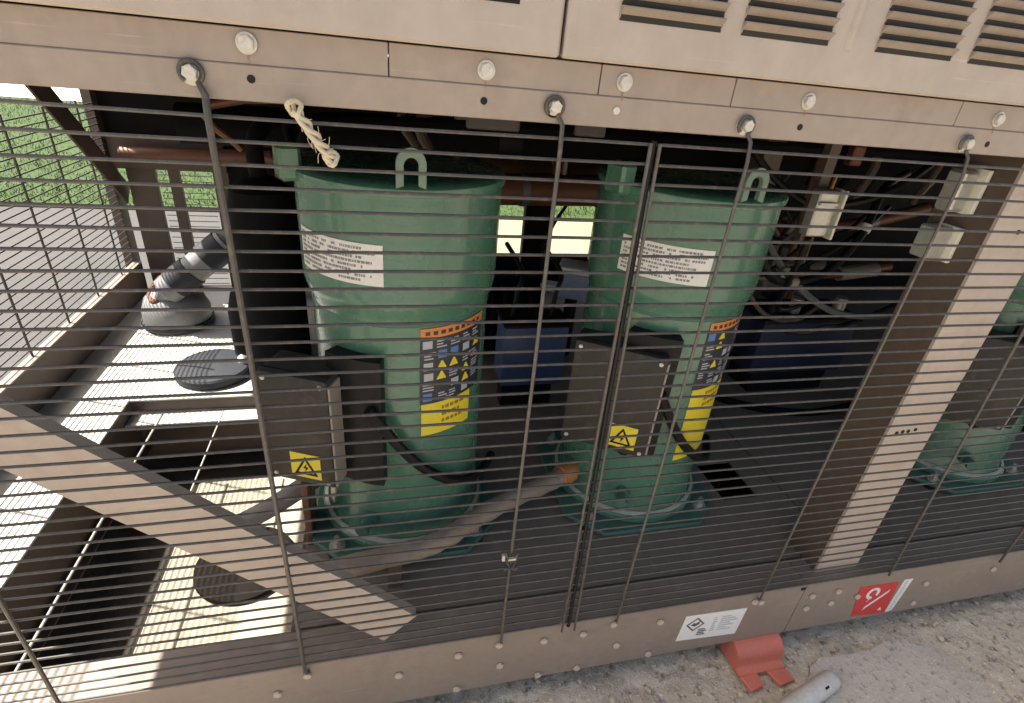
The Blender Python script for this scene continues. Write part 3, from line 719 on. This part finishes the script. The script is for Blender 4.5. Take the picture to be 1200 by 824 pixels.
# blue control box and black motor between the compressors
t = thing('control_box', 'blue control box between the two compressors in the shade', 'control box', (.49, .83, 0))
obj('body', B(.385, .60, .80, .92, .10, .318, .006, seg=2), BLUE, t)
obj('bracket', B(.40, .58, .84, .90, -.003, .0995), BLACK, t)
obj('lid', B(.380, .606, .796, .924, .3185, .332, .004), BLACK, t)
g = bmesh.new()
for x in (.42, .55): tube(g, smooth_path([(x, .86, .33), (x + .01, .86, .42), (x + .03, .9, .47), (x + .02, 1.1, .5)], 5), .008, 8)
obj('cable', g, BLACK, t)
t = thing('black_motor', 'black finned motor lying behind the blue control box', 'motor', (.45, 1.25, 0))
g = tube(bmesh.new(), [(.22, 1.28, .16), (.225, 1.28, .16), (.62, 1.28, .16), (.64, 1.28, .16)], [.10, .145, .145, .09], 28)
obj('body', g, PANELD, t)
for k in range(7): obj('fin', tube(bmesh.new(), [(.26 + k * .05, 1.28, .16), (.272 + k * .05, 1.28, .16)], .158, 28), BLACK, t)
obj('foot', B(.27, .58, 1.20, 1.36, -.003, .03), BLACK, t)
# right-hand cluster behind the middle compressor
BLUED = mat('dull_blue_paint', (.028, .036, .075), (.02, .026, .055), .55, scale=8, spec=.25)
t = thing('drive_box', 'dark blue drive box deep in the shade right of the middle compressor', 'drive box', (1.55, .85, 0))
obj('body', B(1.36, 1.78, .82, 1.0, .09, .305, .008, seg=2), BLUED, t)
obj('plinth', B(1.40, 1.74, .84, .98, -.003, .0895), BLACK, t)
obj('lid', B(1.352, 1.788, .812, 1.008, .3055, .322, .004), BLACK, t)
for k in range(4): obj('connector', tube(bmesh.new(), [(1.42 + k * .1, .88, .322), (1.42 + k * .1, .88, .36 + .02 * (k % 2))], .022, 12), ZINC if k % 2 else BLACK, t)
t = thing('liquid_pipe', 'dull copper pipe with a tan sleeve right of the middle compressor', 'pipe', (1.5, .9, .45))
P = smooth_path([(1.22, 1.0, .43), (1.34, .95, .45), (1.48, .92, .46), (1.70, .90, .47), (1.9, .9, .50)], 6)
obj('pipe', tube(bmesh.new(), P, .017, 12), COPPER, t)
obj('sleeve', tube(bmesh.new(), [(1.30, .968, .443), (1.40, .933, .455)], .024, 14), BOXE, t)
obj('sleeve', tube(bmesh.new(), [(1.68, .902, .468), (1.84, .90, .487)], .027, 14), BOXE, t)
obj('valve', B(1.42, 1.47, .88, .96, .44, .51, .008), ZINC, t)
obj('riser', tube(bmesh.new(), [(1.46, .92, .5), (1.45, .92, .66), (1.47, .95, .98)], .012, 10), COPPER, t)
obj('handle', B(1.50, 1.53, .86, .9, .40, .43, .005), BLUEI, t)
t = thing('capillary_tubes', 'pair of thin upright copper tubes in front of the dark rear panel', 'tubes', (1.75, 1.1, 0))
for dx in (0, .035): obj('tube', tube(bmesh.new(), smooth_path([(1.66 + dx, 1.1, -.003), (1.66 + dx, 1.1, .5), (1.65 + dx, 1.08, .8), (1.70 + dx, 1.1, .99)], 6), .0065, 8), COPPERO, t)
tag(obj('pipe_strut', angle_post(1.135, 1.20, .80, .86, -.003, .998), BROWN), 'brown upright strut just behind the right edge of the middle compressor', 'strut')
STEEL = mat('dull_steel', (.22, .21, .2), (.13, .125, .12), .45, metal=.5, scale=30)
def run(name, label, cat, pts, r_, m, sub=6, fit=()):
    t = thing(name, label, cat, tuple(pts[0]))
    obj('pipe', tube(bmesh.new(), smooth_path(pts, sub), r_, 12), m, t)
    for (p, q, rr, mm) in fit: obj('fitting', tube(bmesh.new(), [p, q], rr, 14), mm, t)
    return t
run('suction_header', 'thick black insulated header pipe running high behind all the compressors', 'pipe', [(-.5, 1.02, .84), (.4, 1.02, .85), (1.2, 1.02, .85), (2.4, 1.02, .85), (3.2, 1.02, .85)], .052, FOAM,
    fit=[((.36, 1.02, .85), (.43, 1.02, .85), .058, BLACK), ((1.27, 1.02, .85), (1.33, 1.02, .85), .058, STEEL)])
run('discharge_pipe', 'brown copper pipe looping down behind the middle compressor', 'pipe', [(1.00, .72, .80), (1.10, .78, .82), (1.22, .84, .78), (1.27, .86, .62), (1.27, .88, .36), (1.30, .9, .16), (1.42, 1.1, .1), (1.7, 1.15, .1)], .019, COPPER,
    fit=[((1.27, .866, .585), (1.27, .872, .50), .027, STEEL), ((1.27, .88, .40), (1.272, .88, .36), .025, COPPERO)])
run('discharge_pipe', 'brown copper pipe sagging across above the dark blue drive box', 'pipe', [(1.22, 1.2, .62), (1.5, 1.15, .58), (1.85, 1.1, .60), (2.2, 1.1, .68)], .024, COPPER,
    fit=[((1.58, 1.135, .583), (1.66, 1.125, .585), .034, BOXE), ((1.9, 1.1, .61), (1.96, 1.1, .62), .034, STEEL)])
run('wiring_loom', 'black wiring loom hanging in loops right of the middle compressor', 'wiring loom', [(1.02, .60, .72), (1.12, .62, .58), (1.25, .66, .53), (1.40, .68, .56), (1.52, .72, .68), (1.62, .8, .80), (1.8, .9, .84)], .013, BLACK,
    fit=[((1.245, .658, .53), (1.275, .663, .53), .017, BOXE), ((1.52, .72, .68), (1.53, .725, .70), .018, WHITE)])
run('wiring_loom', 'thin dark loom drooping under the silver junction box', 'wiring loom', [(1.14, .53, .71), (1.16, .56, .60), (1.22, .64, .46), (1.36, .74, .40), (1.5, .78, .42)], .008, BLACK)
run('drain_hose', 'dark hose lying along the floor right of the middle compressor', 'hose', [(1.10, .95, .012), (1.3, .74, .012), (1.55, .66, .012), (1.9, .72, .012)], .014, FOAM)
t = thing('valve_block', 'cluster of dull steel valves right of the middle compressor', 'valve', (1.5, 1.0, .36))
obj('body', B(1.44, 1.62, .98, 1.06, .36, .43, .01), STEEL, t)
for x, z, h_ in ((1.46, .43, .07), (1.53, .43, .10), (1.59, .43, .06)):
    obj('stem', tube(bmesh.new(), [(x, 1.02, z), (x, 1.02, z + h_ * .6), (x, 1.02, z + h_ * .601), (x, 1.02, z + h_)], [.014, .014, .022, .022], 14), STEEL, t)
obj('leg', B(1.50, 1.56, 1.0, 1.05, .322, .3595), BLACK, t)
obj('gauge', tube(bmesh.new(), [(1.66, .985, .47), (1.66, 1.0, .472)], .034, 20), STEEL, t)
obj('gauge_pipe', tube(bmesh.new(), smooth_path([(1.62, 1.02, .40), (1.66, 1.02, .40), (1.66, 1.005, .44)], 4), .007, 8), COPPER, t)
t = thing('relay_panel', 'small open relay panel high on the dark rear above the bright openings', 'panel', (1.45, 1.6, .7))
obj('plate', B(1.30, 1.72, 1.62, 1.64, .62, .93, .003), PANELD, t)
for k in range(6): obj('relay', B(1.33 + k * .06, 1.375 + k * .06, 1.575, 1.6195, .78, .87, .004), [BLACK, STEEL, BOXM][k % 3], t)
for k in range(3): obj('terminal', B(1.33 + k * .12, 1.41 + k * .12, 1.59, 1.6195, .67, .71, .003), [BOXE, YELLOW, BLACK][k], t)
obj('bracket', B(1.34, 1.68, 1.641, 1.949, .90, .92), BLACK, t)
t = thing('sub_cooler', 'brown copper coil vessel lying between the compressors high at the rear', 'vessel', (.75, 1.15, .7))
obj('shell', tube(bmesh.new(), [(.40, 1.22, .66), (.42, 1.22, .66), (.90, 1.22, .67), (.92, 1.22, .67)], [.03, .055, .055, .03], 20), COPPER, t)
for x in (.50, .80): obj('strap', tube(bmesh.new(), [(x, 1.22, .662), (x + .025, 1.22, .6625)], .059, 20), STEEL, t)
obj('hanger', tube(bmesh.new(), [(.66, 1.22, .72), (.66, 1.22, .999)], .008, 8), STEEL, t)
t = thing('wiring_harness', 'tangle of thin dark and coloured cables between the middle compressor and the tan post', 'cables', (1.35, .75, .5))
CG = mat('grey_cable_sheath', (.16, .155, .145), (.1, .1, .095), .5, scale=30)
for k in range(16):
    x0, x1 = random.uniform(1.02, 1.3), random.uniform(1.4, 1.95); y = random.uniform(.62, 1.25)
    z0, z1 = random.uniform(.38, .92), random.uniform(.38, .92); sag = random.uniform(.05, .22)
    P = [(x0 + (x1 - x0) * u, y + .06 * math.sin(u * 5 + k), z0 + (z1 - z0) * u - sag * 4 * u * (1 - u) + .02 * math.sin(u * 9 + k)) for u in (0, .2, .4, .6, .8, 1)]
    c = obj('cable', tube(bmesh.new(), smooth_path(P, 5), random.choice((.004, .006, .008, .011)), 7), random.choice((BLACK, BLACK, BLACK, CG, BROWN, BLACK)), t)
    if k % 2 == 0:
        q = Vector(P[random.randrange(1, 4)]); obj('connector', B(q.x - .014, q.x + .014, q.y - .016, q.y + .012, q.z - .012, q.z + .012, .003), random.choice((STEEL, STEEL, BLACK, BLACK)), c)
t = thing('pipe_bundle', 'bundle of small dull pipes and valves under the cabinet above the compressor tops', 'pipes', (.4, .8, .9))
for k in range(9):
    y = .72 + .06 * k; z = .90 + .02 * ((k * 7) % 4); x0 = random.uniform(-.6, .2); x1 = random.uniform(.5, 2.2)
    c = obj('pipe', tube(bmesh.new(), smooth_path([(x0, y, z - .12), (x0 + .02, y, z), ((x0 + x1) / 2, y + .02, z + .01), (x1 - .02, y, z), (x1, y, z - .2)], 5), random.choice((.007, .010, .014)), 9), random.choice((COPPER, BROWN, FOAM, CG)), t)
    xm = x0 + (x1 - x0) * random.uniform(.3, .8); obj('valve', B(xm - .02, xm + .02, y - .03, y + .0, z - .02, z + .035, .004), random.choice((STEEL, BROWN, COPPER, BLACK)), c)
def silver_box(name, label, x0, x1, y, z0, z1, gap, strut_to):
    t = thing(name, label, 'junction box', ((x0 + x1) / 2, y, z0))
    if gap:
        obj('body', B(x0, x1, y, y + .035, z0, gap - .014, .003), ZINC, t); obj('body', B(x0 + .006, x1, y, y + .035, gap + .014, z1, .006), ZINC, t)
    else:
        obj('body', B(x0, x1, y, y + .035, z0, z1, .004), ZINC, t)
        obj('flap', B(x0 - .002, x1 - .01, y - .012, y - .001, z1 - .035, z1 - .028, .001), WHITE, t)
    obj('sunlit_edge_strip', B(x1 + .0005, x1 + .009, y - .012, y + .03, z0 - .004, (gap - .012) if gap else z1 + .004, .001), CREAM, t)
    if gap: obj('sunlit_edge_strip', B(x1 + .0005, x1 + .009, y - .012, y + .03, gap + .012, z1 + .004, .001), CREAM, t)
    obj('bracket', B(*strut_to), BROWN, t)
silver_box('junction_box', 'silver junction box with a pale edge strip fixed to the tan post', .992, 1.034, .085, .805, .965, .878, (1.02, 1.0445, .121, .132, .80, .97))
silver_box('junction_box', 'silver junction box with a pale edge strip right of the middle compressor', 1.105, 1.168, .50, .722, .842, None, (1.12, 1.15, .536, .56, .70, .999))
# grey plates hanging under the cabinet floor
for x0, x1, lab_ in ((.115, .185, 'grey terminal strip under the cabinet left of the third top bolt'), (.262, .305, 'small grey terminal strip under the cabinet just left of the guard joint')):
    tag(obj('terminal_strip', B(x0, x1, .05, .06, .982, .9995, .002), BOXM), lab_, 'terminal strip')

# ------------------------------------------------------------------ loose things
t = thing('twine', 'frayed pale twine knotted on the top wire of the left guard', 'twine', (-.07, -.012, .99))
g = bmesh.new()
for s in range(3):
    P = []
    for k in range(15):
        u = k / 14; ph = s * 2.1 + u * 9
        P.append((-.082 + .036 * u + .0035 * math.cos(ph), -.013 + .003 * math.sin(ph) - .004 * math.sin(u * 3.1), .998 - .052 * u + .0035 * math.sin(ph)))
    tube(g, smooth_path(P, 3), .0028, 7)
main = obj('strand', g, TWINE, t)
g = None
for (x, z) in ((-.082, .998), (-.048, .948)):
    g = bmesh.new()
    P = [(x + .0065 * math.cos(a) * (1 + .2 * math.sin(3 * a)), -.015 + .004 * math.sin(2 * a), z + .0075 * math.sin(a)) for a in [k * .55 for k in range(20)]]
    tube(g, P, .0026, 7)
    obj('knot', g, TWINE, t)
g = bmesh.new()
for k in range(16):
    u = random.random(); x, z = -.082 + .036 * u, .998 - .052 * u; a = random.random() * 6.28; l = random.uniform(.008, .02)
    tube(g, smooth_path([(x, -.014, z), (x + l * .5 * math.cos(a), -.018, z + l * .5 * math.sin(a)), (x + l * math.cos(a + .5), -.016, z + l * math.sin(a + .5))], 3), .0004, 4)
obj('frayed_fibre', g, TWINE, t)
# red rubber foot gripping the lower lip of the beam
t = thing('beam_foot', 'red rubber foot with two prongs poking out under the base beam', 'foot', (.92, -.03, GZ))
g = bmesh.new()
prof = [(.03, -.186), (-.006, -.186), (-.020, -.192), (-.031, -.203), (-.036, -.218), (-.036, -.236), (-.042, -.242), (-.056, -.243), (-.056, -.252), (.03, -.252)]
prism(g, prof, 'x', .850, .985)
bmesh.ops.bevel(g, geom=[e for e in g.edges if e.calc_face_angle(0) > .5], offset=.003, segments=2, affect='EDGES')
obj('body', g, RED, t, smooth=50)
for x0, x1 in ((.852, .903), (.930, .984)):
    g = bmesh.new(); prism(g, [(x0, -.0555), (x1, -.0555), (x1 + (.006 if x0 > .9 else -.004), -.088), (x0 + (.008 if x0 < .9 else .014), -.094)], 'z', -.2535, -.2425)
    bmesh.ops.bevel(g, geom=list(g.edges), offset=.002, segments=1, affect='EDGES'); obj('prong', g, RED, t)
# grey conduit lying on the concrete
t = thing('conduit', 'grey plastic conduit end lying on the concrete beside the red foot', 'conduit', (.97, -.14, GZ))
a, q = Vector((1.068, -.113, -.2295)), Vector((.48, -.272, -.2285)); d = (q - a).normalized()
rr = .024
obj('pipe', tube(bmesh.new(), [a - d * .018, a - d * .016, a - d * .010, a, q], [.009, .015, .021, rr, rr], 28), PVC, t)
n = Vector((-.1, -.55, .82)).normalized(); side = d.cross(n).normalized()
g = bmesh.new()
p = a + d * .035 + n * rr * .985
box(g, -.008, .008, -.0035, .0035, -.002, .0012, .001, M=Matrix.Translation(p) @ Matrix((d, side, n)).transposed().to_4x4())
obj('slot', g, BLACK, t)

# ------------------------------------------------------------------ camera
cd = bpy.data.cameras.new('camera'); cam = bpy.data.objects.new('camera', cd); COL.objects.link(cam)
pa, ra, ya = -.4943, -.0997, -.2725
yaw = Matrix.Rotation(ya, 3, 'Z'); pit = Matrix.Rotation(pa, 3, 'X'); rol = Matrix.Rotation(ra, 3, 'Y')
Mx = yaw @ pit @ rol
right, fwd, up = Mx.col[0], Mx.col[1], Mx.col[2]
cam.matrix_world = Matrix.Translation((0, -.6809, 1.0633)) @ Matrix((right, up, -fwd)).transposed().to_4x4()
cd.sensor_width = 36; cd.lens = 629.74 / 1200 * 36; cd.clip_start = .02; cd.clip_end = 600
S.camera = cam

# ------------------------------------------------------------------ daylight
d = Vector((.63, -.25, -1)).normalized()          # the way the sunlight travels
el = math.asin(-d.z); az = math.atan2(-d.x, -d.y)  # compass angle from +Y towards +X
w = bpy.data.worlds.new('World'); S.world = w; w.use_nodes = True
nt = w.node_tree; sky = nt.nodes.new('ShaderNodeTexSky'); sky.sky_type = 'NISHITA'; sky.sun_disc = False
sky.sun_elevation = el; sky.sun_rotation = az; sky.air_density = 1.0; sky.dust_density = 6.0; sky.ozone_density = .4
bg = nt.nodes['Background']; bg.inputs['Strength'].default_value = .085
nt.links.new(sky.outputs['Color'], bg.inputs['Color'])
sd = bpy.data.lights.new('sun', 'SUN'); sd.energy = 4.6; sd.angle = R(.53); sd.color = (1, .95, .87)
so = bpy.data.objects.new('sun', sd); COL.objects.link(so); so.rotation_euler = d.to_track_quat('-Z', 'Y').to_euler()
so.location = (-3, 1, 5)
S.view_settings.view_transform = 'Standard'; S.view_settings.look = 'None'; S.view_settings.gamma = 1
S.view_settings.exposure = 1.65
S.cycles.max_bounces = 8; S.cycles.diffuse_bounces = 5
